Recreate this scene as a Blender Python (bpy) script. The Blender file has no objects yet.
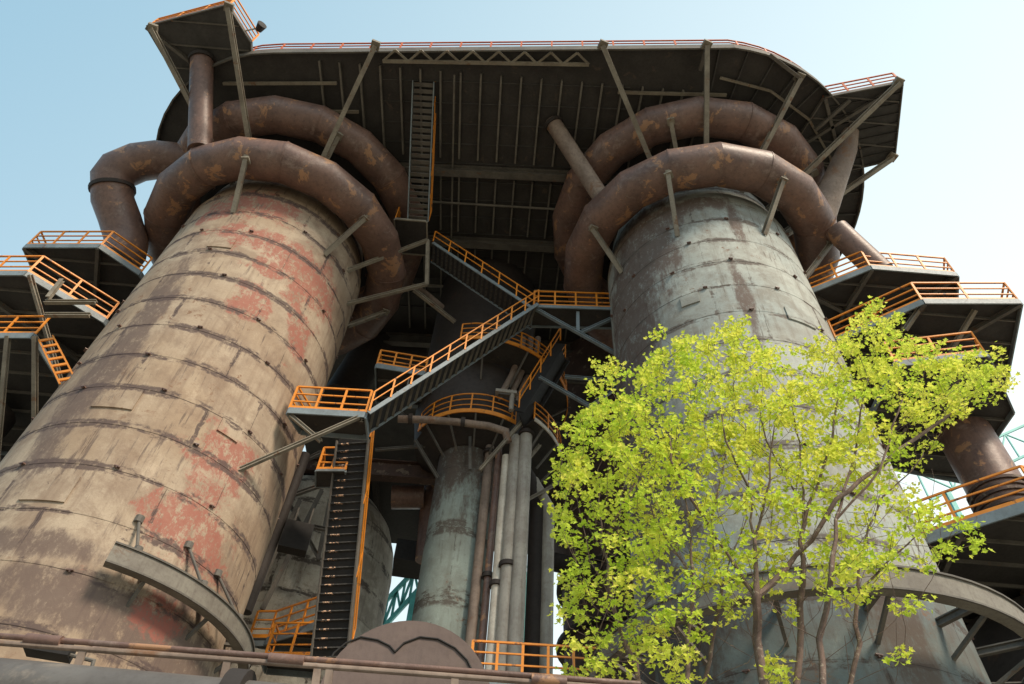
import bpy, bmesh, math, random
from mathutils import Vector, Matrix, noise as mnoise
random.seed(7)
R = math.radians
sc = bpy.context.scene
C = sc.collection

# ---------------------------------------------------------------- camera
F_PX, PITCH, ROLL, EYE = 715.0, 49.6, 4.7, 1.6
cam_d = bpy.data.cameras.new('camera'); cam = bpy.data.objects.new('camera', cam_d); C.objects.link(cam)
cam_d.sensor_width = 36; cam_d.lens = F_PX/1024*36; cam_d.clip_start = .1; cam_d.clip_end = 5000
th, ro = R(PITCH), R(ROLL)
FW = Vector((0, math.cos(th), math.sin(th)))
_r = Vector((1, 0, 0)); _u = Vector((0, -math.sin(th), math.cos(th)))
RT = _r*math.cos(ro) + _u*math.sin(ro); UP = -_r*math.sin(ro) + _u*math.cos(ro)
m = Matrix((RT, UP, -FW)).transposed().to_4x4(); m.translation = (0, 0, EYE)
cam.matrix_world = m
sc.camera = cam
sc.render.resolution_x, sc.render.resolution_y = 1024, 684

# ---------------------------------------------------------------- light
SUN_EL, SUN_AZ = 44, 142          # azimuth clockwise from +Y (north)
w = bpy.data.worlds.new('World'); sc.world = w; w.use_nodes = True
nt = w.node_tree; bg = nt.nodes['Background']
sky = nt.nodes.new('ShaderNodeTexSky'); sky.sky_type = 'NISHITA'; sky.sun_disc = False
sky.sun_elevation = R(SUN_EL); sky.sun_rotation = R(SUN_AZ)
sky.air_density = 1.0; sky.dust_density = 3.0; sky.ozone_density = 1.6; sky.altitude = 0
# thin bright haze over the clear sky: paler and less violet, whitest low down and towards the right
hz = nt.nodes.new('ShaderNodeMix'); hz.data_type = 'RGBA'; hz.blend_type = 'MIX'; hz.inputs[0].default_value = .55
tc = nt.nodes.new('ShaderNodeTexCoord'); dp = nt.nodes.new('ShaderNodeVectorMath'); dp.operation = 'DOT_PRODUCT'
dp.inputs[1].default_value = (.62, .25, -.55); nt.links.new(tc.outputs['Generated'], dp.inputs[0])
mr = nt.nodes.new('ShaderNodeMapRange'); mr.inputs[1].default_value = -.95; mr.inputs[2].default_value = .22; nt.links.new(dp.outputs['Value'], mr.inputs[0])
hc = nt.nodes.new('ShaderNodeMix'); hc.data_type = 'RGBA'; hc.inputs[6].default_value = (.85, 2.05, 2.85, 1); hc.inputs[7].default_value = (5.3, 5.8, 5.5, 1)
nt.links.new(mr.outputs[0], hc.inputs[0]); nt.links.new(hc.outputs[2], hz.inputs[7]); nt.links.new(sky.outputs[0], hz.inputs[6])
hz.inputs[0].default_value = .82
nt.links.new(hz.outputs[2], bg.inputs[0]); bg.inputs[1].default_value = 0.145
sd = bpy.data.lights.new('sun', 'SUN'); sd.energy = 2.3; sd.angle = R(12); sd.color = (1, .85, .67)
sun = bpy.data.objects.new('sun', sd); C.objects.link(sun)
sv = Vector((math.sin(R(SUN_AZ))*math.cos(R(SUN_EL)), math.cos(R(SUN_AZ))*math.cos(R(SUN_EL)), math.sin(R(SUN_EL))))
sun.rotation_euler = sv.to_track_quat('Z', 'Y').to_euler()
sc.view_settings.view_transform = 'Standard'; sc.view_settings.look = 'None'
sc.view_settings.exposure = 0.74; sc.view_settings.gamma = 1

# ---------------------------------------------------------------- helpers
def ray(x, y):
    return (FW*F_PX + RT*(x-512) + UP*(342-y)).normalized()
def A(x, y, z):                    # pixel seen at height z
    d = ray(x, y); return Vector((0, 0, EYE)) + d*((z-EYE)/d.z)
def Y(x, y, yy):                   # pixel seen at depth yy
    d = ray(x, y); return Vector((0, 0, EYE)) + d*(yy/d.y)
V = Vector
def wl(o):
    p = V((0, 0, 0))
    while o is not None: p += o.location; o = o.parent
    return p
def tag(o, label=None, cat=None, group=None, kind=None):
    if label: o['label'] = label
    if cat: o['category'] = cat
    if group: o['group'] = group
    if kind: o['kind'] = kind
    return o
def thing(name, loc, label, cat, group=None):
    o = bpy.data.objects.new(name, None); C.objects.link(o); o.location = loc; o.empty_display_size = .3
    return tag(o, label, cat, group)
def inst(me, name, loc, rot, parent, mat=None):
    o = bpy.data.objects.new(name, me); C.objects.link(o); o.parent = parent
    o.location = V(loc) - wl(parent); o.rotation_euler = rot
    return o
class MB:
    def __init__(s): s.v = []; s.f = []
    def add(s, vs, fs):
        n = len(s.v); s.v += [V(q) for q in vs]; s.f += [tuple(n+i for i in f) for f in fs]; return s
    def box(s, c, sz, rz=0, M=None):
        c = V(c); hx, hy, hz = sz[0]/2, sz[1]/2, sz[2]/2
        vs = [V((x, y, z)) for x in (-hx, hx) for y in (-hy, hy) for z in (-hz, hz)]
        M = M or Matrix.Rotation(rz, 3, 'Z')
        return s.add([c+M@q for q in vs], [(0,1,3,2),(4,6,7,5),(0,4,5,1),(2,3,7,6),(0,2,6,4),(1,5,7,3)])
    def bar(s, p, q, w_=.1, h=None, up=V((0, 0, 1))):
        p, q = V(p), V(q); h = h or w_; d = q-p; L = d.length
        if L < 1e-4: return s
        d.normalize()
        if abs(d.dot(up)) > .98: up = V((0, 1, 0))
        sx = d.cross(up).normalized(); uu = sx.cross(d).normalized()
        M = Matrix((d, sx, uu)).transposed()
        return s.box((p+q)/2, (L, w_, h), M=M)
    def ibar(s, p, q, w_=.2, h=.3, t=.035, up=V((0, 0, 1))):      # rolled I section
        p, q = V(p), V(q); d = (q-p).normalized()
        if abs(d.dot(up)) > .98: up = V((0, 1, 0))
        sx = d.cross(up).normalized(); uu = sx.cross(d).normalized()
        s.bar(p+uu*(h/2-t/2), q+uu*(h/2-t/2), w_, t, up); s.bar(p-uu*(h/2-t/2), q-uu*(h/2-t/2), w_, t, up)
        return s.bar(p, q, t, h-2*t, up)
    def tube(s, pts, r, n=16, cap=True):
        pts = [V(p) for p in pts]; k = len(pts); rs = r if isinstance(r, (list, tuple)) else [r]*k
        t0 = (pts[1]-pts[0]).normalized(); a = V((0, 0, 1)) if abs(t0.z) < .9 else V((1, 0, 0))
        nx = t0.cross(a).normalized(); rings = []
        for i, p in enumerate(pts):
            ti = (pts[min(i+1, k-1)]-p); to = (p-pts[max(i-1, 0)])
            ti = ti.normalized() if ti.length > 1e-6 else to.normalized(); to = to.normalized() if to.length > 1e-6 else ti
            t = (ti+to).normalized()
            if i: nx = nx - to*nx.dot(to); nx.normalize()
            by = to.cross(nx); ring = []
            for j in range(n):
                an = 2*math.pi*j/n; o = (nx*math.cos(an)+by*math.sin(an))*rs[i]
                o = o - to*(o.dot(t)/max(.3, to.dot(t)))          # mitre
                ring.append(p+o)
            rings.append(ring)
        vs = [q for g in rings for q in g]; fs = []
        for i in range(k-1):
            for j in range(n):
                a_, b_ = i*n+j, i*n+(j+1) % n; fs.append((a_, b_, b_+n, a_+n))
        if cap: fs.append(tuple(range(n-1, -1, -1))); fs.append(tuple((k-1)*n+j for j in range(n)))
        return s.add(vs, fs)
    def lathe(s, c, prof, n=64, a0=0, a1=2*math.pi):
        c = V(c); full = abs(a1-a0-2*math.pi) < 1e-6; cols = n if full else n+1; vs = []; k = len(prof)
        for i in range(cols):
            an = a0+(a1-a0)*i/n
            for (r, z) in prof: vs.append(c+V((r*math.cos(an), r*math.sin(an), z)))
        fs = []
        for i in range(n):
            i2 = (i+1) % cols
            for j in range(k-1): fs.append((i*k+j, i2*k+j, i2*k+j+1, i*k+j+1))
        if not full and prof[0] == prof[-1]:
            fs.append(tuple(range(k-1))[::-1]); fs.append(tuple((cols-1)*k+j for j in range(k-1)))
        return s.add(vs, fs)
    def prism(s, pts, z0, z1):
        n = len(pts); vs = [V((p[0], p[1], z0)) for p in pts]+[V((p[0], p[1], z1)) for p in pts]
        return s.add(vs, [tuple(range(n-1, -1, -1)), tuple(range(n, 2*n))]+[(i, (i+1) % n, n+(i+1) % n, n+i) for i in range(n)])
    def mesh(s, name, mat, sharp=None):
        me = bpy.data.meshes.new(name); me.from_pydata([tuple(q) for q in s.v], [], s.f)
        bm = bmesh.new(); bm.from_mesh(me); bmesh.ops.recalc_face_normals(bm, faces=bm.faces); bm.to_mesh(me); bm.free()
        if sharp is not None:
            me.shade_smooth(); me.set_sharp_from_angle(angle=R(sharp))
        me.materials.append(mat); return me
    def build(s, name, mat, parent=None, sharp=None, org=None):
        o0 = wl(parent) if parent else (V(org) if org is not None else V((0, 0, 0)))
        if org is not None: o0 = V(org)
        s.v = [q-o0 for q in s.v]
        o = bpy.data.objects.new(name, s.mesh(name, mat, sharp)); C.objects.link(o)
        if parent: o.parent = parent; o.location = o0-wl(parent)
        else: o.location = o0
        return o

# ---------------------------------------------------------------- materials
def newmat(name):
    mt = bpy.data.materials.new(name); mt.use_nodes = True; t = mt.node_tree
    return mt, t, t.nodes['Principled BSDF']
class N:                           # tiny node helper
    def __init__(s, t): s.t = t
    def n(s, ty, **k):
        x = s.t.nodes.new(ty)
        for a, b in k.items(): setattr(x, a, b)
        return x
    def link(s, a, b): s.t.links.new(a, b)
    def put(s, sock, val):
        if hasattr(val, 'links'): s.link(val, sock)
        else: sock.default_value = val
    def math(s, op, a, b=0., clamp=False):
        x = s.n('ShaderNodeMath', operation=op, use_clamp=clamp); s.put(x.inputs[0], a); s.put(x.inputs[1], b); return x.outputs[0]
    def noise(s, vec, scale, detail=6, rough=.6, dist=0):
        x = s.n('ShaderNodeTexNoise'); s.put(x.inputs['Vector'], vec); x.inputs['Scale'].default_value = scale
        x.inputs['Detail'].default_value = detail; x.inputs['Roughness'].default_value = rough; x.inputs['Distortion'].default_value = dist
        return x.outputs[0]
    def ramp(s, fac, lo, hi):      # smoothstep
        x = s.n('ShaderNodeMapRange', interpolation_type='SMOOTHSTEP'); s.put(x.inputs[0], fac)
        x.inputs[1].default_value = lo; x.inputs[2].default_value = hi; return x.outputs[0]
    def mix(s, fac, a, b):
        x = s.n('ShaderNodeMix', data_type='RGBA'); s.put(x.inputs[0], fac)
        s.put(x.inputs[6], a if hasattr(a, 'links') else (*a, 1)); s.put(x.inputs[7], b if hasattr(b, 'links') else (*b, 1)); return x.outputs[2]
    def vscale(s, vec, sc_):
        x = s.n('ShaderNodeVectorMath', operation='MULTIPLY'); s.put(x.inputs[0], vec); x.inputs[1].default_value = sc_; return x.outputs[0]
def weathered(name, base, dark, patch=None, sc_=1.0, pa=(.58, .66), rough=.75, streak=0., metal=0., bump=.15, mott=.6, light=None):
    mt, t, b = newmat(name); k = N(t)
    co = k.n('ShaderNodeTexCoord').outputs['Object']
    c = k.mix(k.math('MULTIPLY', k.ramp(k.noise(co, .55*sc_, 8, .65), .38, .66), mott), base, dark)
    fine = k.noise(co, 6*sc_, 6, .7)
    c = k.mix(k.math('MULTIPLY', k.ramp(fine, .45, .72), .45), c, dark)
    if light: c = k.mix(k.math('MULTIPLY', k.ramp(k.noise(co, 1.1*sc_, 10, .75, .5), .52, .66), .6), c, light)
    if streak:
        st = k.noise(k.vscale(co, (3, 3, .25)), 1.6*sc_, 5, .6)
        c = k.mix(k.math('MULTIPLY', k.ramp(st, .5, .72), streak), c, dark)
    if patch:
        pm = k.ramp(k.noise(co, .8*sc_, 9, .68, .4), *pa)
        c = k.mix(pm, c, patch)
    k.link(c, b.inputs['Base Color']); b.inputs['Roughness'].default_value = rough; b.inputs['Metallic'].default_value = metal
    k.link(k.math('ADD', k.math('MULTIPLY', fine, .25), rough-.12, True), b.inputs['Roughness'])
    bp = k.n('ShaderNodeBump'); bp.inputs['Strength'].default_value = bump; bp.inputs['Distance'].default_value = .03
    k.link(fine, bp.inputs['Height']); k.link(bp.outputs[0], b.inputs['Normal'])
    return mt
def shell(name, RAD, base, base2, seamc, dirt, reds=(), redc=(.30, .07, .045), browns=(), brownc=(.14, .085, .06), row=1.62, width=4.3, seed=0.0, zoff=0.0):
    mt, t, b = newmat(name); k = N(t)
    co = k.n('ShaderNodeTexCoord').outputs['Object']
    sp = k.n('ShaderNodeSeparateXYZ'); k.link(co, sp.inputs[0])
    # unroll so that the cut lies at the back (+y side)
    an = k.math('ARCTAN2', sp.outputs[0], k.math('MULTIPLY', sp.outputs[1], -1.))
    u = k.math('MULTIPLY', an, RAD)
    cb = k.n('ShaderNodeCombineXYZ'); k.link(u, cb.inputs[0]); k.link(k.math('ADD', sp.outputs[2], zoff), cb.inputs[1]); cb.inputs[2].default_value = seed
    uv = cb.outputs[0]
    big = k.noise(uv, .16, 6, .6); mid = k.noise(uv, .9, 8, .68); fine = k.noise(uv, 5.5, 8, .7)
    stv = k.noise(k.vscale(uv, (2.2, .16, 1)), 1.2, 6, .65)
    c = k.mix(k.ramp(big, .40, .60), base, base2)
    c = k.mix(k.math('MULTIPLY', k.ramp(k.noise(uv, .38, 10, .74, .6), .50, .60), .5), c, dirt)
    c = k.mix(k.math('MULTIPLY', k.ramp(k.noise(k.vscale(uv, (1, .5, 1)), 2.2, 10, .8), .53, .66), .5), c, tuple(min(1, q*1.28) for q in base))
    c = k.mix(k.math('MULTIPLY', k.ramp(mid, .42, .68), .55), c, dirt)
    c = k.mix(k.math('MULTIPLY', k.ramp(stv, .5, .7), .55), c, dirt)
    # plate to plate tone
    def brick(mort, smooth, wob):
        off = k.n('ShaderNodeVectorMath', operation='ADD'); k.link(uv, off.inputs[0])
        w_ = k.n('ShaderNodeVectorMath', operation='SCALE'); 
        nz = k.n('ShaderNodeTexNoise'); k.link(uv, nz.inputs['Vector']); nz.inputs['Scale'].default_value = 2.2; nz.inputs['Detail'].default_value = 5
        sb = k.n('ShaderNodeVectorMath', operation='SUBTRACT'); k.link(nz.outputs['Color'], sb.inputs[0]); sb.inputs[1].default_value = (.5, .5, .5)
        k.link(sb.outputs[0], w_.inputs[0]); w_.inputs['Scale'].default_value = wob; k.link(w_.outputs[0], off.inputs[1])
        x = k.n('ShaderNodeTexBrick'); x.offset = .37; x.offset_frequency = 2; x.squash = 1
        k.link(off.outputs[0], x.inputs['Vector']); x.inputs['Scale'].default_value = 1
        x.inputs['Color1'].default_value = (0, 0, 0, 1); x.inputs['Color2'].default_value = (1, 1, 1, 1)
        x.inputs['Mortar Size'].default_value = mort; x.inputs['Mortar Smooth'].default_value = smooth
        x.inputs['Brick Width'].default_value = width; x.inputs['Row Height'].default_value = row; x.inputs['Bias'].default_value = 0
        return x
    thin = brick(.014, .3, .05); wide = brick(.11, .7, .2)
    c = k.mix(k.math('MULTIPLY', k.n('ShaderNodeSeparateColor').outputs[0], 0.), c, dirt)
    scn = k.n('ShaderNodeSeparateColor'); k.link(thin.outputs['Color'], scn.inputs[0])
    c = k.mix(k.math('MULTIPLY', scn.outputs[0], .22), c, dirt)
    grit = k.noise(uv, 17, 6, .8)
    c = k.mix(k.math('MULTIPLY', k.ramp(grit, .5, .68), .4), c, dirt)
    drip = k.math('MULTIPLY', k.ramp(k.noise(k.vscale(uv, (5, .45, 1)), 1.3, 7, .72), .53, .64), k.ramp(k.noise(uv, .33, 5, .6), .46, .6))
    c = k.mix(k.math('MULTIPLY', drip, .75), c, seamc)
    rst = k.math('MULTIPLY', k.ramp(k.noise(uv, 1.9, 12, .8, .4), .565, .62), k.ramp(k.noise(uv, .28, 4, .6), .48, .6))
    c = k.mix(k.math('MULTIPLY', rst, .8), c, (.20, .105, .06))
    # brown staining zones and peeled red primer zones: list of (u, z, ru, rz)
    def zones(lst, nz, lo, hi, amp=.45):
        cur = None
        for (zu, zz, ru, rz) in lst:
            s_ = k.n('ShaderNodeVectorMath', operation='SUBTRACT'); k.link(cb.outputs[0], s_.inputs[0]); s_.inputs[1].default_value = (zu, zz+zoff, seed)
            d_ = k.vscale(s_.outputs[0], (1/ru, 1/rz, 0)); L_ = k.n('ShaderNodeVectorMath', operation='LENGTH'); k.link(d_, L_.inputs[0])
            v_ = k.math('SUBTRACT', 1., L_.outputs['Value']); cur = v_ if cur is None else k.math('MAXIMUM', cur, v_)
        cur = k.math('MAXIMUM', cur, -.6 if amp < 1 else -.4)
        return k.ramp(k.math('ADD', k.math('MULTIPLY', cur, amp), k.math('MULTIPLY', k.math('SUBTRACT', nz, .5), 2.3)), lo, hi)
    flake = k.math('ADD', k.math('MULTIPLY', k.noise(k.vscale(uv, (1.5, .8, 1)), 1.7, 12, .82), .55), k.math('MULTIPLY', k.noise(k.vscale(uv, (1.4, .8, 1)), 6.5, 8, .8), .45))
    if browns:
        zb = k.math('MULTIPLY', zones(browns, k.noise(k.vscale(uv, (1.6, .55, 1)), .8, 10, .75), -.1, .35, .9), k.ramp(flake, .36, .50))
        c = k.mix(k.math('MULTIPLY', zb, .88), c, brownc)
    if reds:
        zr = k.math('MULTIPLY', zones(reds, k.noise(uv, .9, 8, .7, .3), .0, .25, .7), k.ramp(flake, .445, .51))
        c = k.mix(k.math('MULTIPLY', zr, .8), c, k.mix(mid, redc, tuple(min(1, q*1.25) for q in redc)))
    # seams: a thin line everywhere, a weathered band in places
    zz = k.math('ADD', k.math('ADD', sp.outputs[2], zoff), k.math('MULTIPLY', k.math('SUBTRACT', k.noise(uv, 2.4, 8, .78), .5), .5))
    fr = k.math('ABSOLUTE', k.math('SUBTRACT', k.math('FRACT', k.math('DIVIDE', k.math('ADD', zz, row/2), row)), .5))
    hb = k.ramp(k.math('MULTIPLY', fr, -1.), -.135, -.085)
    wm = k.math('MULTIPLY', hb, k.ramp(k.noise(k.vscale(uv, (.8, 1.6, 1)), .42, 8, .74), .47, .52))
    wv = k.math('MULTIPLY', k.ramp(wide.outputs['Fac'], .35, .75), k.ramp(k.noise(uv, .5, 6, .7), .51, .57))
    wm = k.math('MAXIMUM', wm, wv)
    wm = k.math('MULTIPLY', wm, k.ramp(fine, .3, .5))
    c = k.mix(k.math('MULTIPLY', wm, .9), c, seamc)
    c = k.mix(k.math('MULTIPLY', k.math('MULTIPLY', thin.outputs['Fac'], k.ramp(mid, .42, .6)), .7), c, tuple(q*.55 for q in seamc))
    chips = k.ramp(k.noise(uv, 2.6, 10, .8), .62, .68)
    c = k.mix(k.math('MULTIPLY', chips, .85), c, seamc)
    k.link(c, b.inputs['Base Color']); b.inputs['Roughness'].default_value = .82; b.inputs['Specular IOR Level'].default_value = .3
    h = k.math('ADD', k.math('MULTIPLY', fine, .5), k.math('MULTIPLY', thin.outputs['Fac'], -1.2)); h = k.math('ADD', h, k.math('MULTIPLY', k.noise(uv, .5, 3, .5), 2.5))
    bp = k.n('ShaderNodeBump'); bp.inputs['Strength'].default_value = .5; bp.inputs['Distance'].default_value = .035
    k.link(h, bp.inputs['Height']); k.link(bp.outputs[0], b.inputs['Normal'])
    return mt

M = {}
M['rust_pipe'] = weathered('rusty_brown_pipe', (.21, .12, .09), (.078, .047, .04), (.36, .19, .10), 1.3, (.575, .62), .46, .5, bump=.35, light=(.30, .215, .175))
M['rust_light'] = weathered('rusty_tan_pipe', (.30, .225, .175), (.12, .08, .06), (.20, .10, .05), 1.3, (.58, .7), .7, .5)
M['pipe_grey'] = weathered('weathered_grey_pipe', (.44, .40, .34), (.22, .18, .145), None, 1.2, streak=.5, rough=.6)
M['pipe_pale'] = weathered('pale_painted_pipe', (.70, .64, .54), (.38, .31, .24), None, 1.4, streak=.4, rough=.6)
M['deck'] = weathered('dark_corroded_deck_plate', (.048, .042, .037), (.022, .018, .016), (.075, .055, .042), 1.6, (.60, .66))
M['deck_grey'] = weathered('dark_grey_panel', (.07, .065, .06), (.03, .027, .025), None, 1.0)
M['dark'] = weathered('dark_steel', (.042, .031, .026), (.018, .014, .012), (.085, .046, .03), .8, (.6, .7))  # dark brown steel with random rusty patches
M['black'] = weathered('black_plate', (.018, .014, .012), (.008, .007, .006), None, 1)  # near-black plate, mottled at random
M['beam'] = weathered('weathered_beam', (.14, .125, .105), (.06, .052, .045), (.17, .09, .05), 2.0, (.6, .68))
M['joist'] = weathered('dusty_joist', (.20, .18, .15), (.08, .07, .06), None, 2.0)
M['strut'] = weathered('pale_weathered_steel', (.27, .235, .18), (.12, .09, .065), (.18, .10, .055), 1.8, (.58, .66))
M['fascia'] = weathered('blue_grey_paint', (.22, .26, .28), (.12, .13, .13), (.15, .10, .07), 2.0, (.62, .68), .55)
M['orange'] = weathered('orange_safety_paint', (.82, .28, .02), (.50, .16, .03), (.24, .10, .04), 3.0, (.59, .63), .5, mott=.3)
M['red'] = weathered('faded_red_paint', (.60, .13, .025), (.38, .08, .03), None, 3.0, rough=.5)
M['turq'] = weathered('turquoise_paint', (.13, .50, .46), (.08, .30, .28), None, 2.0, rough=.5)
M['bark'] = weathered('young_bark', (.17, .11, .085), (.06, .036, .03), (.32, .26, .20), 14, (.56, .66), .85)
M['girder'] = weathered('rusty_girder', (.10, .058, .045), (.04, .026, .022), (.19, .14, .10), 2.2, (.57, .62), .8, .4)
M['drumface'] = weathered('dusky_plate', (.15, .105, .09), (.10, .07, .062), (.26, .20, .17), 1.2, (.64, .72), .75, .4)
M['dim_pipe'] = weathered('dark_grey_pipe', (.13, .12, .11), (.07, .06, .055), (.2, .17, .14), 2, (.6, .7), .6)
M['ring'] = weathered('grey_ring_channel', (.21, .19, .155), (.10, .08, .065), (.15, .10, .07), 1.6, (.6, .7), .7, .4)
def tread_mat():
    mt, t, b = newmat('stair_grating'); k = N(t)
    co = k.n('ShaderNodeTexCoord').outputs['Object']
    c = k.mix(k.ramp(k.noise(co, 7, 4, .6), .4, .65), (.07, .066, .06), (.03, .028, .026))
    c = k.mix(k.ramp(k.noise(k.vscale(co, (1, .3, 1)), 16, 2, .5), .66, .70), c, (.75, .45, .18))  # orange specks paint in light coming through the perforations
    k.link(c, b.inputs['Base Color']); b.inputs['Roughness'].default_value = .7; return mt
M['tread'] = tread_mat()
def lit_tread():
    mt, t, b = newmat('lit_mark_stair_tread'); k = N(t)
    tc_ = k.n('ShaderNodeTexCoord').outputs['Object']; oi = k.n('ShaderNodeObjectInfo').outputs['Random']
    sp = k.n('ShaderNodeSeparateXYZ'); k.link(tc_, sp.inputs[0])
    ad = k.n('ShaderNodeVectorMath', operation='ADD'); k.link(tc_, ad.inputs[0]); cb = k.n('ShaderNodeCombineXYZ'); k.link(k.math('MULTIPLY', oi, 40.), cb.inputs[2]); k.link(cb.outputs[0], ad.inputs[1])
    nz = k.ramp(k.noise(ad.outputs[0], 14, 2, .5), .5, .56)
    yb = k.math('MULTIPLY', k.math('LESS_THAN', k.math('ABSOLUTE', k.math('ADD', sp.outputs[1], .30)), .17), nz)
    c = k.mix(k.ramp(k.noise(tc_, 7, 4, .6), .4, .65), (.075, .07, .064), (.03, .028, .026))
    c = k.mix(yb, c, k.mix(k.noise(ad.outputs[0], 30, 2, .5), (.85, .30, .05), (.8, .75, .65)))  # orange and cream marks to one side: lit grating painted into the colour
    k.link(c, b.inputs['Base Color']); b.inputs['Roughness'].default_value = .7; return mt
M['lit_tread'] = lit_tread()
def leaf_mat():
    mt, t, b = newmat('spring_leaf'); k = N(t)
    b.inputs['Roughness'].default_value = .5
    co = k.n('ShaderNodeTexCoord').outputs['Object']; gi = k.n('ShaderNodeNewGeometry')
    ri = gi.outputs['Random Per Island']
    c = k.mix(ri, (.66, .74, .09), (.90, .86, .17)); c = k.mix(k.ramp(k.noise(co, .8, 3, .5), .4, .65), c, (.56, .72, .08))
    tr = k.n('ShaderNodeBsdfTranslucent'); k.link(k.mix(.0, c, c), tr.inputs[0])
    k.link(c, b.inputs['Base Color']); b.inputs['Specular IOR Level'].default_value = .3
    mx = k.n('ShaderNodeMixShader'); mx.inputs[0].default_value = .5
    k.link(b.outputs[0], mx.inputs[1]); k.link(tr.outputs[0], mx.inputs[2])
    k.link(mx.outputs[0], t.nodes['Material Output'].inputs[0]); return mt
M['leaf'] = leaf_mat()
def ground_mat():
    mt, t, b = newmat('gravelly_ground'); k = N(t)
    co = k.n('ShaderNodeTexCoord').outputs['Object']
    c = k.mix(k.ramp(k.noise(co, .12, 8, .7), .4, .6), (.30, .27, .22), (.18, .16, .13)); c = k.mix(k.ramp(k.noise(co, 14, 5, .7), .5, .7), c, (.28, .25, .21))
    c = k.mix(k.ramp(k.noise(co, .3, 6, .7), .55, .62), c, (.06, .09, .03))
    k.link(c, b.inputs['Base Color']); b.inputs['Roughness'].default_value = .95; return mt
M['ground'] = ground_mat()

# ---------------------------------------------------------------- ground
g = MB().add([(-900, -900, 0), (900, -900, 0), (900, 900, 0), (-900, 900, 0)], [(0, 1, 2, 3)]).build('ground', M['ground']); tag(g, kind='structure')

# ---------------------------------------------------------------- parts used by many things
_post = {}
def post_mesh(h, w_, mat):
    key = (round(h, 2), w_, mat.name)
    if key not in _post: _post[key] = MB().box((0, 0, h/2), (w_, w_*.55, h)).mesh('post', mat)
    return _post[key]
def railing(parent, pts, h=1.1, sp=1.35, mat=None, w_=.085, rw=.05, toe=.14, rails=3, name='railing'):
    mat = mat or M['orange']; pts = [V(p) for p in pts]; mb = MB(); pos = []; carry = 0.0
    for i in range(len(pts)-1):
        p, q = pts[i], pts[i+1]; d = q-p; L = d.length; rz = math.atan2(d.y, d.x)
        for j in range(rails):
            z = V((0, 0, h*(j+1)/rails)); mb.bar(p+z, q+z, rw*(1.25 if j == rails-1 else 1))
        if toe: mb.bar(p+V((0, 0, toe/2+.01)), q+V((0, 0, toe/2+.01)), .02, toe)
        if i == 0: mb.bar(p, p+V((0, 0, h)), rw)
        if i == len(pts)-2: mb.bar(q, q+V((0, 0, h)), rw)
        if len(pts) > 6:            # curved run: even spacing along the whole length
            t_ = carry
            while t_ < L: pos.append((p.lerp(q, t_/L), rz)); t_ += sp
            carry = t_-L
        else:
            n = max(1, round(L/sp))
            for j in range(n+(1 if i == len(pts)-2 else 0)): pos.append((p.lerp(q, j/n), rz))
    ob = mb.build(name, mat, parent)
    me = post_mesh(h, w_, mat)
    for p, rz in pos: inst(me, 'post', p, (0, 0, rz), ob)
    return ob
def stairs(parent, p, q, wd=1.0, n=18, side=None, rails=(1, 1), tm=None, sm=None, depth=.3, h=1.0, rmat=None, board=None, bz=None):
    bz = -depth*.3 if bz is None else bz
    """flight from p (low) to q (high); treads level, stringers either side"""
    p, q = V(p), V(q); d = q-p; f = V((d.x, d.y, 0)).normalized(); sd = V((-f.y, f.x, 0)); rz = math.atan2(f.y, f.x)
    for s_ in (-1, 1):
        o = sd*(wd/2*s_); MB().bar(p+o, q+o, .05, depth).build('stringer', sm or M['fascia'], parent)
        if rails[0 if s_ < 0 else 1]:
            railing(parent, [p+o*1.04+V((0, 0, depth*.45)), q+o*1.04+V((0, 0, depth*.45))], h=h, sp=1.15 if n < 27 else 2.4, toe=0, rails=2, mat=rmat, w_=.065 if n < 27 else .05, rw=.04)
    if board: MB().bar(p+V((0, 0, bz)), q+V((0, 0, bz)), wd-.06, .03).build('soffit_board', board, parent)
    run = V((d.x, d.y, 0)).length/n
    me = MB().box((0, 0, 0), (run*.75, wd-.06, .04)).mesh('tread', tm or M['tread'])
    for i in range(n): inst(me, 'tread', p+d*((i+.5)/n), (0, 0, rz), parent)
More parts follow.
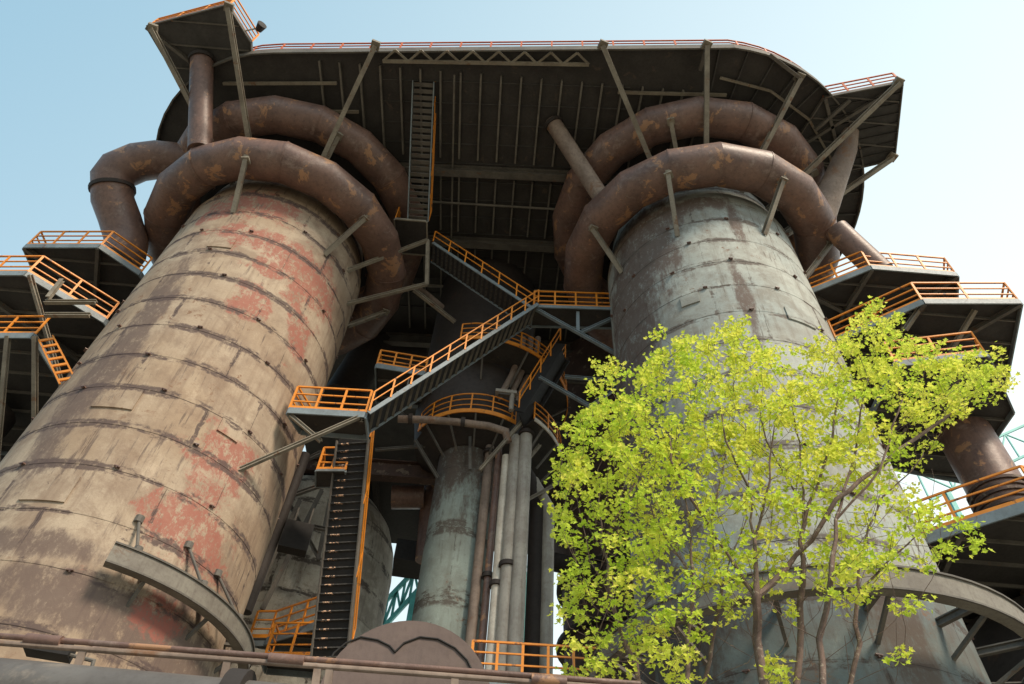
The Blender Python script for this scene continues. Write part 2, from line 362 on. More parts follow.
def platform(name, label, corners, z, rail_idx, beams=(), group='steel platforms with orange railings', fasc=.3, mat=None, cat='platform', sp=1.35, fm=None, rmat=None, h=1.15):
    cx = sum(p[0] for p in corners)/len(corners); cy = sum(p[1] for p in corners)/len(corners)
    t = thing(name, (cx, cy, z), label, cat, group)
    MB().prism(corners, z-.09, z).build('floor_plate', mat or M['deck'], t)
    fb = MB(); n = len(corners)
    for i in range(n):
        p, q = V((*corners[i][:2], z-fasc/2-.0)), V((*corners[(i+1) % n][:2], z-fasc/2)); c_ = V((cx, cy, z-fasc/2))
        dd = (q-p).normalized(); out = V((dd.y, -dd.x, 0)); 
        if out.dot((p+q)/2-c_) < 0: out = -out
        fb.bar(p+out*.035-dd*.0, q+out*.035, .06, fasc)
    fb.build('edge_channel', fm or M['fascia'], t)
    for (a, b_) in beams: MB().ibar(V((*a, z-.22)), V((*b_, z-.22)), .15, .24).build('floor_beam', M['beam'], t)
    y0, y1 = min(p[1] for p in corners), max(p[1] for p in corners)
    def span(yv):                   # plate width at a depth
        xs = []
        for i in range(n):
            a_, c_ = corners[i], corners[(i+1) % n]
            if (a_[1] > yv) != (c_[1] > yv): xs.append(a_[0]+(c_[0]-a_[0])*(yv-a_[1])/(c_[1]-a_[1]))
        return (min(xs), max(xs)) if len(xs) > 1 else None
    yv = y0+.9
    while yv < y1-.3 and cat == 'platform':
        sx_ = span(yv)
        if sx_ and sx_[1]-sx_[0] > .5: MB().bar((sx_[0]+.05, yv, z-.15), (sx_[1]-.05, yv, z-.15), .06, .12).build('joist', M['beam'], t)
        yv += 1.15
    if rail_idx: railing(t, [V((*corners[i][:2], z)) for i in rail_idx], sp=sp, mat=rmat, h=h)
    return t

# ---------------------------------------------------------------- the stove towers
LC, RC, RAD = V((-12.5, 21.6, 0)), V((9.0, 20.0, 0)), 4.5
def tower_uv(px, py, c, rad=RAD):
    d = ray(px, py); o = V((0, 0, EYE)); e = o-c; a = d.x**2+d.y**2; b_ = e.x*d.x+e.y*d.y; cc = e.x**2+e.y**2-rad*rad
    D = max(0, b_*b_-a*cc); t = (-b_-math.sqrt(D))/a; p = o+d*t-c
    return math.atan2(p.x, -p.y)*rad, p.z
def zn(lst, c): 
    out = []
    for (x, y, ru, rz) in lst:
        u, z = tower_uv(x, y, c); out.append((u, z, ru, rz))
    return out
redsL = zn([(262, 205, 2.2, 1.2), (215, 215, 1.0, .8), (290, 255, 2.4, 1.5), (315, 290, 1.5, 2.2), (222, 460, 1.5, 1.3), (250, 300, .9, 1.4), (195, 535, 1.8, 1.4), (235, 230, 1.2, .9), (300, 330, .8, 1.6), (160, 610, .9, .7), (265, 265, 1, .8)], LC)
brL = zn([(130, 340, .7, 6.0), (100, 612, 3.2, .9), (60, 585, 1.8, .6), (150, 640, 3.2, 1.0), (20, 540, 2.4, .5), (180, 590, 1.5, .6), (75, 400, .6, 3.5)], LC)
shellL = shell('peeling_cream_shell', RAD, (.455, .365, .27), (.36, .265, .18), (.095, .066, .06), (.22, .15, .105), redsL, (.29, .095, .07), brL, (.135, .095, .08), seed=1.3)
brR = zn([(628, 330, 2.3, 6), (645, 250, 2.0, 4.5), (625, 420, 2.4, 5), (655, 500, 2.2, 3.5), (690, 205, 2.5, .7), (790, 230, .5, 3), (735, 220, .35, 2.5), (680, 660, 3, 1.6), (745, 300, .3, 4)], RC)
shellR = shell('faded_blue_grey_shell', RAD, (.44, .455, .41), (.35, .39, .37), (.115, .09, .075), (.215, .185, .15), (), (.3, .07, .05), brR, (.12, .08, .065), seed=6.1, row=1.62)
shellB = shell('dim_grey_shell', RAD, (.50, .46, .38), (.42, .38, .31), (.07, .055, .045), (.16, .13, .10), seed=3.1)
lug_me = MB().box((0, 0, 0), (.17, .10, .035)).box((0, -.01, -.03), (.04, .05, .05)).mesh('lifting_lug', M['rust_pipe'])
def tower(c, mat, label, top=34.6, lugs=True, patches=(), z0=0):
    t = thing('stove_tower', c, label, 'tower', 'tall riveted stove towers')
    prof = []; k = 0
    while k*1.62 < 31:              # lapped courses of plate
        prof += [(RAD+.009, k*1.62+.004), (RAD, min(31.2, (k+1)*1.62-.004))]; k += 1
    prof += [ (RAD*.985, 31.25), (RAD*.93, 33.2), (RAD*.86, top)]
    MB().lathe(c, prof, 128).build('shell', mat, t, 30)
    MB().lathe(c, [(RAD*.855, top-.02), (RAD*.8, top+.5), (RAD*.6, top+1.4), (.1, top+1.9)], 64).build('dome', M['rust_pipe'], t, 30)
    if lugs:
        k = 0
        for r_ in range(15):
            z = 9.8+r_*1.62
            for j in range(7):
                if k > 94: break
                u = -1.9+j*.62+(.3 if r_ % 2 else 0)+random.uniform(-.08, .08)
                n_ = V((math.sin(u), -math.cos(u), 0)); zz = z+random.uniform(-.1, .1)
                if random.random() < .3: continue
                inst(lug_me, 'lifting_lug', c+n_*(RAD+.05)+V((0, 0, zz)), (random.uniform(-.15, .15), random.uniform(-.25, .25), u), t); k += 1
    for (px, py, w_, h_) in patches:
        u, z = tower_uv(px, py, c); a = u/RAD - math.pi/2; da = w_/RAD/2
        MB().lathe(c, [(RAD+.0, z-h_/2), (RAD+.06, z-h_/2), (RAD+.06, z+h_/2), (RAD, z+h_/2), (RAD, z-h_/2)], 8, a-da, a+da).build('patch_plate', mat, t, 30)
    return t
tL = tower(LC, shellL, 'tall cream stove tower with peeling red patches filling the left side', patches=[(118, 398, 1.3, .9), (50, 488, 1.3, .9), (230, 430, .8, .6), (222, 243, 1.0, .7)])
tR = tower(RC, shellR, 'tall faded blue grey stove tower standing behind the green saplings', patches=[(800, 318, 1.2, .7), (690, 300, .7, .6)])
BC = V((-9.7, 33.4, 0))
tB = tower(BC, shellB, 'dim grey stove tower seen in the gap behind the black stair flight', top=24, lugs=False)
# rewrite the far one: a lower shell with a rounded shoulder
for ch in list(tB.children): bpy.data.objects.remove(ch)
MB().lathe(BC, [(RAD, 0), (RAD, 21.5), (RAD*.97, 22.8), (RAD*.88, 24.0), (RAD*.72, 25.0), (RAD*.5, 25.6), (.05, 25.9)], 96).build('shell', shellB, tB, 35)

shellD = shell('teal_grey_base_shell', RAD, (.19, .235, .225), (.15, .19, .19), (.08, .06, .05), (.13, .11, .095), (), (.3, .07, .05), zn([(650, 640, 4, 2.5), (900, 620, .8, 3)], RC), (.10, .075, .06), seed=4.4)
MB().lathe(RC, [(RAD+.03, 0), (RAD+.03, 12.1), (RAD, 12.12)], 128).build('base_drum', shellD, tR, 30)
# rim channel round each tower
def rim(parent, c, a0, a1, z, rr=5.35, hh=.58, nb=10):
    a0, a1 = R(a0), R(a1); full = abs(a1-a0-2*math.pi) < .01
    pr = [(rr-.28, z-hh/2), (rr, z-hh/2), (rr, z+hh/2), (rr-.28, z+hh/2), (rr-.28, z+hh/2-.04), (rr-.05, z+hh/2-.04), (rr-.05, z-hh/2+.04), (rr-.28, z-hh/2+.04), (rr-.28, z-hh/2)]
    o = MB().lathe(c, pr, 72, a0, a1).build('rim_channel', M['ring'], parent, 30)
    lip = MB()
    for zz in (z-hh/2, z+hh/2-.03): lip.lathe(c, [(rr, zz), (rr+.05, zz), (rr+.05, zz+.05), (rr, zz+.05), (rr, zz)], 72, a0, a1)
    lip.build('rim_lip', M['beam'], o, 30)
    for i in range(nb):
        a = a0+(a1-a0)*(i+.5)/nb; d = V((math.cos(a), math.sin(a), 0))
        MB().ibar(c+d*(RAD-.05)+V((0, 0, z+.12)), c+d*(rr-.06)+V((0, 0, z+.12)), .14, .2).bar(c+d*(RAD-.03)+V((0, 0, z-.8)), c+d*(rr-.15)+V((0, 0, z-.1)), .09).build('bracket', M['beam'], o)
    return o
rim(tR, RC, -180, 180, 10.92, rr=6.02, hh=.60, nb=14)
rL = rim(tL, LC, -62, 40, 11.75, rr=5.25, nb=4)
for (a, b_) in [((139, 520), (135, 556)), ((188, 546), (205, 583)), ((217, 574), (243, 612))]:
    u, z = tower_uv(*a, LC); an = u/RAD-math.pi/2; p = LC+V((math.cos(an)*(RAD+.02), math.sin(an)*(RAD+.02), z))
    u2, z2 = tower_uv(*b_, LC, 5.2); an2 = u2/5.2-math.pi/2; q = LC+V((math.cos(an2)*5.15, math.sin(an2)*5.15, 12.05))
    MB().tube([p, q], .045, 8).tube([p-V((0, 0, .1)), p+V((0, 0, .1))], .13, 8).tube([q, q+V((0, 0, .14))], .12, 8).build('tie_rod', M['beam'], tL, 40)

# ---------------------------------------------------------------- ring mains (mitred pipe rings)
def ring_pipe(c, z, Rm, r, label, ph=0, n=16, struts=(), mat=None):
    t = thing('ring_pipe', c+V((0, 0, z)), label, 'pipe ring', 'fat rusty pipe rings round the tower tops')
    vs, fs = [], []; m_ = 28
    for i in range(n):
        a = 2*math.pi*(i+ph)/n; k = 1/math.cos(math.pi/n)
        for j in range(m_):
            b_ = 2*math.pi*j/m_; rad_ = (Rm+r*math.cos(b_))*k
            vs.append(c+V((rad_*math.cos(a), rad_*math.sin(a), z+r*math.sin(b_))))
    for i in range(n):
        for j in range(m_):
            i2 = (i+1) % n; fs.append((i*m_+j, i2*m_+j, i2*m_+(j+1) % m_, i*m_+(j+1) % m_))
    MB().add(vs, fs).build('pipe_shell', mat or M['rust_pipe'], t, 18)
    for i in range(n):              # weld collars at every other joint
        if i % 2: continue
        a = 2*math.pi*(i+ph)/n; cc = c+V((Rm*math.cos(a), Rm*math.sin(a), z))*1.0; tn = V((-math.sin(a), math.cos(a), 0))
        k = 1/math.cos(math.pi/n); cc = c+V((Rm*k*math.cos(a), Rm*k*math.sin(a), z))
        MB().tube([cc-tn*.03, cc+tn*.03], r+.03, 28).build('weld_collar', M['rust_pipe'], t, 30)
    for (a, dz, tw) in struts:
        a = R(a); d = V((math.cos(a), math.sin(a), 0)); d2 = V((math.cos(a+R(tw)), math.sin(a+R(tw)), 0))
        p = c+d*(RAD+.0)+V((0, 0, z-dz)); q = c+d2*(Rm+.45)+V((0, 0, z-r-.02)); q2 = c+d2*(Rm+.6)+V((0, 0, z-r+.15))
        MB().ibar(p, q2, .2, .2, .03).box(q, (.35, .35, .1), a).build('support_strut', M['strut'], t)
    return t
ring_pipe(RC, 31.8, 5.7, .97, 'rusty pipe ring round the blue grey tower, the lower of its two', .3, 18,
          struts=[(-120, 3.4, 4), (-72, 3.3, 4), (-30, 3.2, 3), (-160, 3, 4), (20, 3, 0), (90, 3, 0)])
ring_pipe(LC, 32.0, 5.62, .97, 'rusty pipe ring round the cream tower, the lower of its two', .1, 18,
          struts=[(-95, 3.0, 3), (-38, 3.2, 3), (20, 3, 0), (90, 3, 0), (160, 3, 0)])
ring_pipe(RC, 35.6, 6.35, .92, 'upper rusty pipe ring under the roof deck above the blue grey tower', .1, 18, struts=[(-110, 2.2, 0), (-40, 2.2, 0), (-20, 2.4, 0)])
ring_pipe(LC, 35.6, 6.2, .92, 'upper rusty pipe ring under the roof deck above the cream tower', .4, 18, struts=[(-62, 2.2, 0), (-10, 2.2, 0), (-130, 2.2, 0)])

# ---------------------------------------------------------------- the roof deck
ZD = 37.0
def arc(c, r, a0, a1, n): return [(c.x+r*math.cos(R(a0+(a1-a0)*i/n)), c.y+r*math.sin(R(a0+(a1-a0)*i/n))) for i in range(n+1)]
deck = thing('roof_deck', (-2, 22, ZD), 'huge dark roof deck spanning both tower tops, with ribbed underside', 'roof deck')
def larc(r): return [(LC.x+(r-1.15*(1-i/14)**1.2)*math.cos(R(170+7*i)), LC.y+(r-1.15*(1-i/14)**1.2)*math.sin(R(170+7*i))) for i in range(15)]
outl = larc(8.9)+arc(RC, 9.3, 272, 375, 22)+[(16, 27), (12, 29), (12, 46), (-15, 46), (-15, 30), (-19, 27)]
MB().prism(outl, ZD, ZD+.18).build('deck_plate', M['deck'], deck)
fb = MB(); el = larc(8.93)+arc(RC, 9.33, 272, 375, 22)
for i in range(len(el)-1): fb.bar(V((*el[i], ZD-.02)), V((*el[i+1], ZD-.02)), .08, .5)
fb.build('edge_beam', M['beam'], deck)
railing(deck, [V((*p, ZD+.2)) for p in larc(8.85)[7:]+arc(RC, 9.2, 272, 372, 20)], h=1.15, sp=1.5, mat=M['red'], toe=.1)
for i in range(20):                # joists between the towers
    x = -10.6+i*1.0
    if x > 8.5: break
    for (y0, y1) in ((12.9, 17.5), (18.5, 22.0), (23.0, 29.5)):
        if y0 > 13 and not (-7.5 < x < 5.5): continue
        MB().bar((x, y0, ZD-.09), (x-.02, y1, ZD-.09), .09, .2).build('joist', M['joist'], deck)
for (y, z, h_) in ((18.0, ZD-.32, .6), (22.5, ZD-.32, .6), (30.0, ZD-.5, .9)):
    MB().ibar((-8.2, y+.3, z), (5.2, y-.2, z), .4, h_, .05).build('cross_beam', M['beam'], deck)
for (x0, x1, y0, y1) in ((-15.6, -9.8, 14.4, 13.9), (-15.8, -8.8, 15.8, 15.3), (4.2, 9.5, 13.2, 12.9), (4.6, 9.0, 15.2, 15.0)):
    MB().bar((x0, y0, ZD-.26), (x1, y1, ZD-.26), .14, .14).build('purlin', M['strut'], deck)
for i in range(12):                # radial ribs over the rounded right end
    a = R(-92+i*8.5); d = V((math.cos(a), math.sin(a), 0))
    MB().bar(RC+d*6.2+V((0, 0, ZD-.07)), RC+d*9.25+V((0, 0, ZD-.07)), .06, .14).build('rib', M['deck_grey'], deck)
for r_ in (7.9,):
    p = arc(RC, r_, -90, 5, 5)
    for i in range(5): MB().bar(V((*p[i], ZD-.22)), V((*p[i+1], ZD-.22)), .11, .13).build('purlin', M['strut'], deck)
for (x0, y0, x1, y1, rr) in ((-7.5, 20.2, 4.8, 19.9, .07), (-3.9, 13, -4.0, 24, .05), (-7, 26, 4.5, 25.5, .1)):
    MB().tube([(x0, y0, ZD-.3), (x1, y1, ZD-.3)], rr, 10).build('conduit', M['joist'], deck, 40)
for i in range(14):                 # thin battens across the roof plates
    y_ = 13.3+i*1.1; MB().bar((-7.6, y_+.3, ZD-.03), (4.8, y_-.3, ZD-.03), .05, .05).build('batten', M['deck_grey'], deck)
# light lattice truss along the front edge
tb = MB(); x0, x1 = -7.4, 2.6; yy = lambda x: 12.45-(x+7.6)*.064; n = 8
tb.bar((x0, yy(x0)+.15, ZD-.34), (x1, yy(x1)+.15, ZD-.34), .16, .14)
for i in range(n):
    xa, xb = x0+(x1-x0)*i/n, x0+(x1-x0)*(i+1)/n; xm = (xa+xb)/2
    tb.bar((xa, yy(xa)+.15, ZD-.33), (xm, yy(xm)-.38, ZD-.3), .1, .08).bar((xm, yy(xm)-.38, ZD-.3), (xb, yy(xb)+.15, ZD-.33), .1, .08)
tb.build('lattice_truss', M['strut'], deck)
# long raking struts from the towers to the deck edge
def on_tower(px, py, c, z):        # point of the tower surface at height z nearest to the seen direction
    p = A(px, py, z)-c; p.z = 0; p = p.normalized()*(RAD*.93); return c+p+V((0, 0, z))
for (top, bot, c) in [((375, 46), (318, 165), LC), ((228, 8), (241, 140), LC), ((152, 29), (194, 128), LC), ((603, 46), (655, 172), RC), ((707, 46), (710, 160), RC),
                      ((800, 78), (757, 168), RC), ((899, 83), (812, 178), RC), ((893, 158), (832, 220), RC)]:
    p = A(*top, ZD-.45); q = on_tower(*bot, c, 32.6)
    MB().ibar(p, q, .22, .22, .035).box(p+V((0, 0, .12)), (.42, .42, .18), .3).build('raking_strut', M['strut'], deck)
for (a, b_) in [((707, 46), (700, 70)), ((800, 78), (770, 55)), ((815, 130), (850, 100))]:
    MB().ibar(A(*a, ZD-.5), A(*b_, ZD-.3), .16, .16).build('gusset_beam', M['beam'], deck)

def corner(label, pts, z, rail_idx, beams, rmat):
    return platform('corner_platform', label, pts, z, rail_idx, beams, mat=M['deck_grey'], fasc=.22, fm=M['beam'], rmat=rmat, group='platforms jutting from the roof deck corners')
lp = [A(148, 26, 37.4)[:2], A(228, 5, 37.4)[:2], A(251, 42, 37.4)[:2], A(254, 110, 37.4)[:2], A(187, 92, 37.4)[:2]]
corner('dark platform jutting above the vertical pipe at the roof deck corner, upper left', lp, 37.45, [0, 1, 2], [(lp[0], lp[3])], M['orange'])
rp = [A(824, 97, 36.9)[:2], A(901, 82, 36.9)[:2], A(893, 158, 36.9)[:2], A(842, 170, 36.9)[:2], A(790, 150, 36.9)[:2]]
cp = corner('dark ribbed platform jutting from the rounded end of the roof deck, upper right', rp, 36.93, [0, 1], [(rp[1], rp[4]), (rp[0], rp[3])], M['red'])
for i in range(1, 8):
    f = i/8; a = V(rp[0]).lerp(V(rp[3]), f); b_ = V(rp[1]).lerp(V(rp[2]), f)
    MB().bar((*a, 36.78), (*b_, 36.78), .05, .1).build('rib', M['deck'], cp)
# small lamp on the left corner
t = thing('floodlight', A(256, 30, 37.6), 'small black floodlight on a bracket at the upper left deck corner', 'floodlight')
p = A(256, 30, 37.6); MB().tube([p+V((-.5, 0, -.3)), p+V((0, 0, .3))], .04, 8).build('arm', M['strut'], t)
MB().tube([p+V((0, .1, .3)), p+V((.25, -.2, .3))], [.16, .24], 12).build('lamp_head', M['black'], t)

# ---------------------------------------------------------------- pipes by the towers
def smoothp(pts, f=.35):           # cut corners into two mitres
    pts = [V(p) for p in pts]; out = [pts[0]]
    for i in range(1, len(pts)-1):
        out += [pts[i].lerp(pts[i-1], f), pts[i].lerp(pts[i+1], f)]
    return out+[pts[-1]]
def pipe(label, pts, r, mat, collars=(), name='pipe', cat='pipe', n=22, group=None, sharp=25):
    t = thing(name, pts[0], label, cat, group)
    MB().tube(pts, r, n).build('pipe_run', mat, t, sharp)
    rr = max(r) if isinstance(r, (list, tuple)) else r
    for (i, f) in collars:
        a, b_ = V(pts[i]), V(pts[i+1]); p = a.lerp(b_, f); d = (b_-a).normalized()
        MB().tube([p-d*.09, p+d*.09], rr+.09, n).build('flange', M['dark'], t, 30)
    return t
pipe('fat rusty elbow pipe leaving the left pipe ring and dropping behind the platforms',
     smoothp([(-16.6, 18.6, 35.2), (-18.4, 17.9, 35.1), (-20.4, 17.9, 34.0), (-20.8, 18.5, 32.8), (-19.5, 20.0, 31.0), (-19.15, 20.4, 30.2), (-19.15, 20.4, 29.4), (-19.15, 20.4, 28.02)], .3), .97, M['rust_pipe'], [(12, .3), (5, .5)])
pipe('upright brown pipe between the upper left corner platform and the left ring', [A(202, 58, 37.3), A(200, 150, 32.4)], .55, M['rust_pipe'], [(0, .03)])
pipe('slanting brown pipe from the dark roof to the left side of the right ring', [A(552, 122, 36.9), A(560, 134, 36.2), A(606, 205, 32.2)], .42, M['rust_light'], [(0, .2)])
pipe('pale tapered pipe slanting down behind the right ring below the corner platform', [A(850, 132, 36.9), A(847, 150, 36.0), A(818, 222, 31.6)], [.42, .48, .72], M['rust_light'])
pipe('brown slanting pipe end poking out between the right ring and the upper right platform', [A(836, 230, 31.0), A(882, 273, 28.35)], [.55, .55], M['rust_pipe'])

# ---------------------------------------------------------------- left platforms
def xy(px, py, z): return A(px, py, z)[:2]
def braces(t, lst, mat=None, w_=.16):
    for p, q in lst: MB().ibar(p, q, w_, w_, .03).build('brace', mat or M['strut'], t)
z = 28.0
p1 = [xy(27, 245, z), xy(101, 245, z), xy(141, 272, z), (-15.8, 26.5), (-22.4, 28.5)]
P1 = platform('platform', 'upper platform left of the cream tower, with orange railing and dark underside', p1, z, [4, 0, 1, 2], [(p1[0], p1[3]), (p1[1], p1[4])])
z = 24.5
p2 = [xy(-40, 272, z), xy(28, 272, z), xy(106, 319, z), (-16.0, 26), (-23.0, 28.0)]
P2 = platform('platform', 'middle platform left of the cream tower, its long orange railing descending to the shell', p2, z, [0, 1, 2], [(p2[0], p2[3])])
z = 21.8
p3 = [xy(-30, 334, z), xy(35, 334, z), (-17.6, 26.0), (-22.6, 26.0)]
P3 = platform('platform', 'small lowest platform at the left edge with a ladder leading down from its corner', p3, z, [0, 1], h=1.1)
braces(P3, [(A(35, 336, 21.6), (-17.6, 22.8, 17.8)), (A(8, 336, 21.6), (-18.6, 23.5, 16.2)), (A(30, 275, 24.2), (-17.0, 22.2, 20.0)), (A(45, 302, 22.9), A(96, 302, 22.9)), (A(48, 298, 23), A(62, 280, 24.2)), (A(45, 315, 22.3), A(90, 315, 22.3))])
lad = MB(); lt = A(38, 338, 21.7); lb_ = A(60, 384, 18.6); lx = V((.55, -.1, .1))
for o in (V((0, 0, 0)), lx): lad.bar(lt+o, lb_+o, .05)
for i in range(7): lad.bar(lt.lerp(lb_, (i+.5)/7), lt.lerp(lb_, (i+.5)/7)+lx, .05, .12)
lad.build('cage_ladder', M['orange'], P3)
# dark bunker structure behind the left platforms
t = thing('gas_duct', (-20.5, 26, 14), 'dark duct casing behind the left platforms', 'duct')
MB().prism([(-26, 26.1), (-15, 25.9), (-15, 29), (-26, 29)], 18.5, 27.6).build('casing', M['dark'], t)
MB().tube([(-21.4, 22.5, 21), (-21.4, 22.5, 2)], 1.25, 24).build('downpipe', M['dark'], t, 30)
MB().ibar((-22, 26, 15), (-22, 26, 0), .4, .4).build('column', M['dark'], t); MB().ibar((-17, 26, 15), (-17, 26, 0), .4, .4).build('column', M['dark'], t)

# ---------------------------------------------------------------- right platforms
z = 28.0
q1 = [xy(807, 291, z), xy(870, 266, z), xy(955, 273, z), (21.0, 21.6), (14.2, 23.4)]
Q1 = platform('platform', 'upper platform right of the blue grey tower, its orange railing against the sky', q1, z, [0, 1, 2, 3], [(q1[1], q1[4]), (q1[2], q1[4]), (q1[0], q1[3])], sp=1.25)
z = 25.0
q2 = [xy(836, 338, z), xy(922, 300, z), xy(1018, 300, z), (21.4, 20.6), (14.4, 22.4)]
Q2 = platform('platform', 'second platform down right of the blue grey tower, widest, above the foliage', q2, z, [0, 1, 2, 3], [(q2[1], q2[4]), (q2[2], q2[4])], sp=1.45)
braces(Q2, [(A(975, 310, 24.8), (15.2, 22.6, 21.0)), (A(920, 308, 24.8), A(905, 330, 24.2))])
z = 22.3
q3 = [xy(895, 362, z), xy(985, 352, z), xy(1010, 408, z), (19.8, 23.2), (14.6, 22.4)]
Q3 = platform('platform', 'third platform down right of the blue grey tower, half hidden by green leaves', q3, z, [0, 1, 2], [(q3[1], q3[4])], sp=1.5)
z = 15.3
q4 = [xy(905, 541, z), xy(958, 523, z), xy(1040, 497, z), xy(1130, 520, z), (20, 22), (15.2, 23.5)]
Q4 = platform('platform', 'lowest platform at the right edge with orange railing and dark underside', q4, z, [0, 1, 2, 3], [(q4[1], q4[5])], sp=1.7, fasc=.35)
t = thing('dark_vessel', (18.4, 21.6, 8), 'dark vessel under the lowest right platform', 'vessel')
MB().lathe((19.2, 22.2, 0), [(3.3, 0), (3.9, 1), (3.9, 12.5), (2.9, 14.8), (1.0, 15.1)], 48).build('vessel_body', M['dark'], t, 30)
MB().lathe((19.2, 22.2, 0), [(3.9, 9), (4.1, 9), (4.1, 9.3), (3.9, 9.3)], 48).build('stiffener', M['beam'], t, 30)
MB().lathe((19.2, 22.2, 0), [(4.3, 0), (4.3, .4), (3.9, .5)], 48).build('skirt', M['dark'], t, 30)
# bellows pipe
c = Y(985, 470, 20.3); bx, by = c.x, c.y
t = thing('bellows_pipe', (bx, by, 15.2), 'ribbed rusty pipe with dark flanges behind the lowest right railing', 'pipe')
MB().tube([(bx, by, 14.9), (bx, by, 22.1)], .98, 32).build('pipe_run', M['rust_pipe'], t, 30)
for i, zz in enumerate((16.6, 18.1, 18.35, 18.6, 18.85, 19.1)):
    MB().tube([(bx, by, zz-.06), (bx, by, zz+.06)], 1.07 if i else 1.2, 32).build('flange', M['girder'], t, 30)
MB().tube([(bx, by, 17.4), (bx, by, 17.55)], 1.22, 32).build('flange', M['black'], t, 30)

# ---------------------------------------------------------------- stairs between the towers
ZA, ZB = 21.2, 28.8
pa = Y(289, 409, 19.4); pb = Y(366, 412, 19.3); ZA = (pa.z+pb.z)/2
LA = platform('landing', 'lower left landing with orange railing beside the cream tower', [(pa.x, pa.y), (pb.x, pb.y), (pb.x, pb.y+1.15), (pa.x+.35, pb.y+1.15)], ZA, [3, 0, 1], cat='landing', sp=1.1, fasc=.28, group='stair landings between the towers')
braces(LA, [((pb.x-.2, pb.y, ZA-.25), on_tower(268, 458, LC, 16.2)), ((pa.x+.1, pa.y+.1, ZA-.25), (pa.x+1.5, pa.y+.1, ZA-1.35))], M['strut'], .14)
LB = platform('landing', 'upper right landing with orange railing beside the blue grey tower', [(0.9, 20.75), (4.9, 20.5), (4.9, 21.6), (0.9, 21.9)], ZB, [0, 1], cat='landing', sp=.95, fasc=.2, group='stair landings between the towers')
braces(LB, [((1.0, 20.8, ZB-.2), (4.9, 20.9, ZB-3.0)), ((4.8, 20.8, ZB-.3), (3.1, 20.9, ZB-1.6)), ((3.0, 20.8, ZB-.2), (3.0, 20.9, ZB-1.6)), ((1.4, 22.6, ZB-3.0), (5.4, 22.6, ZB-5.8)), ((2.6, 22.8, ZB-2.6), (5.4, 22.8, ZB-2.6)), ((5.2, 22.8, ZB-2.8), (3.6, 22.8, ZB-4.6))], M['fascia'], .15)
S3 = thing('stair_flight', (-2.3, 21, 25), 'long diagonal stair flight with orange handrails rising to the upper right landing', 'stairs', 'steel stair flights')
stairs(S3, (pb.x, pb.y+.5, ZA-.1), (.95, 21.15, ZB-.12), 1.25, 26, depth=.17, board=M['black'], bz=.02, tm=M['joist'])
LT = platform('landing', 'small top landing at the foot of the ladder-like stair under the roof', [(-6.5, 19.4), (-4.9, 19.4), (-4.9, 21.4), (-6.5, 21.4)], 33.4, [3, 0], cat='landing', sp=.8, fasc=.15, fm=M['strut'], group='stair landings between the towers')
S2 = thing('stair_flight', (-2, 21, 31), 'dark-sided stair flight descending from the top landing to the upper right landing', 'stairs', 'steel stair flights')
stairs(S2, (.9, 21.5, ZB-.1), (-4.6, 21.2, 33.3), 1.2, 22, depth=.17, board=M['black'], bz=.02, rails=(1, 1))
S1 = thing('stair_flight', (-5.5, 16.5, 35.2), 'ladder-like stair flight seen from below climbing to the roof deck', 'stairs', 'steel stair flights')
stairs(S1, (-5.35, 19.5, 33.5), (-5.45, 13.5, 36.85), 1.05, 22, rails=(0, 1), depth=.22, sm=M['fascia'], tm=M['beam'])
S4 = thing('stair_flight', (-5.6, 23, 16), 'black stair flight seen from below with one orange handrail, beside the cream tower', 'stairs', 'steel stair flights')
p = Y(329, 662, 24.6); q = Y(353, 440, 21.8)
stairs(S4, p, q, 1.3, 27, rails=(0, 1), board=M['black'], bz=.12, depth=.22, tm=M['lit_tread'], sm=M['beam'], h=1.05)
braces(S4, [((pb.x-.1, pb.y+.1, ZA-.3), q+V((.4, -.6, .6)))], M['strut'], .12)
LM = platform('landing', 'tiny railed landing at the head of the black stair flight', [xy(317, 470, 19.2), xy(345, 470, 19.2), xy(345, 485, 19.2), xy(317, 485, 19.2)], 19.2, [3, 0, 1], cat='landing', sp=.7, fasc=.1, group='stair landings between the towers')
# link struts from the cream tower to the post of the top landing
t = thing('support_frame', (-5.2, 20.5, 31), 'pale strut frame tying the top landing back to the cream tower', 'frame')
pt0 = A(428, 240, 33.1); pb = A(427, 284, 30.7)
for (p, q) in [(on_tower(358, 270, LC, 29.4), pt0), (on_tower(352, 306, LC, 28.2), pb), (pt0, pb), (A(414, 290, 31), A(455, 322, 29.8))]:
    MB().ibar(p, q, .17, .17, .03).build('strut', M['strut'], t)

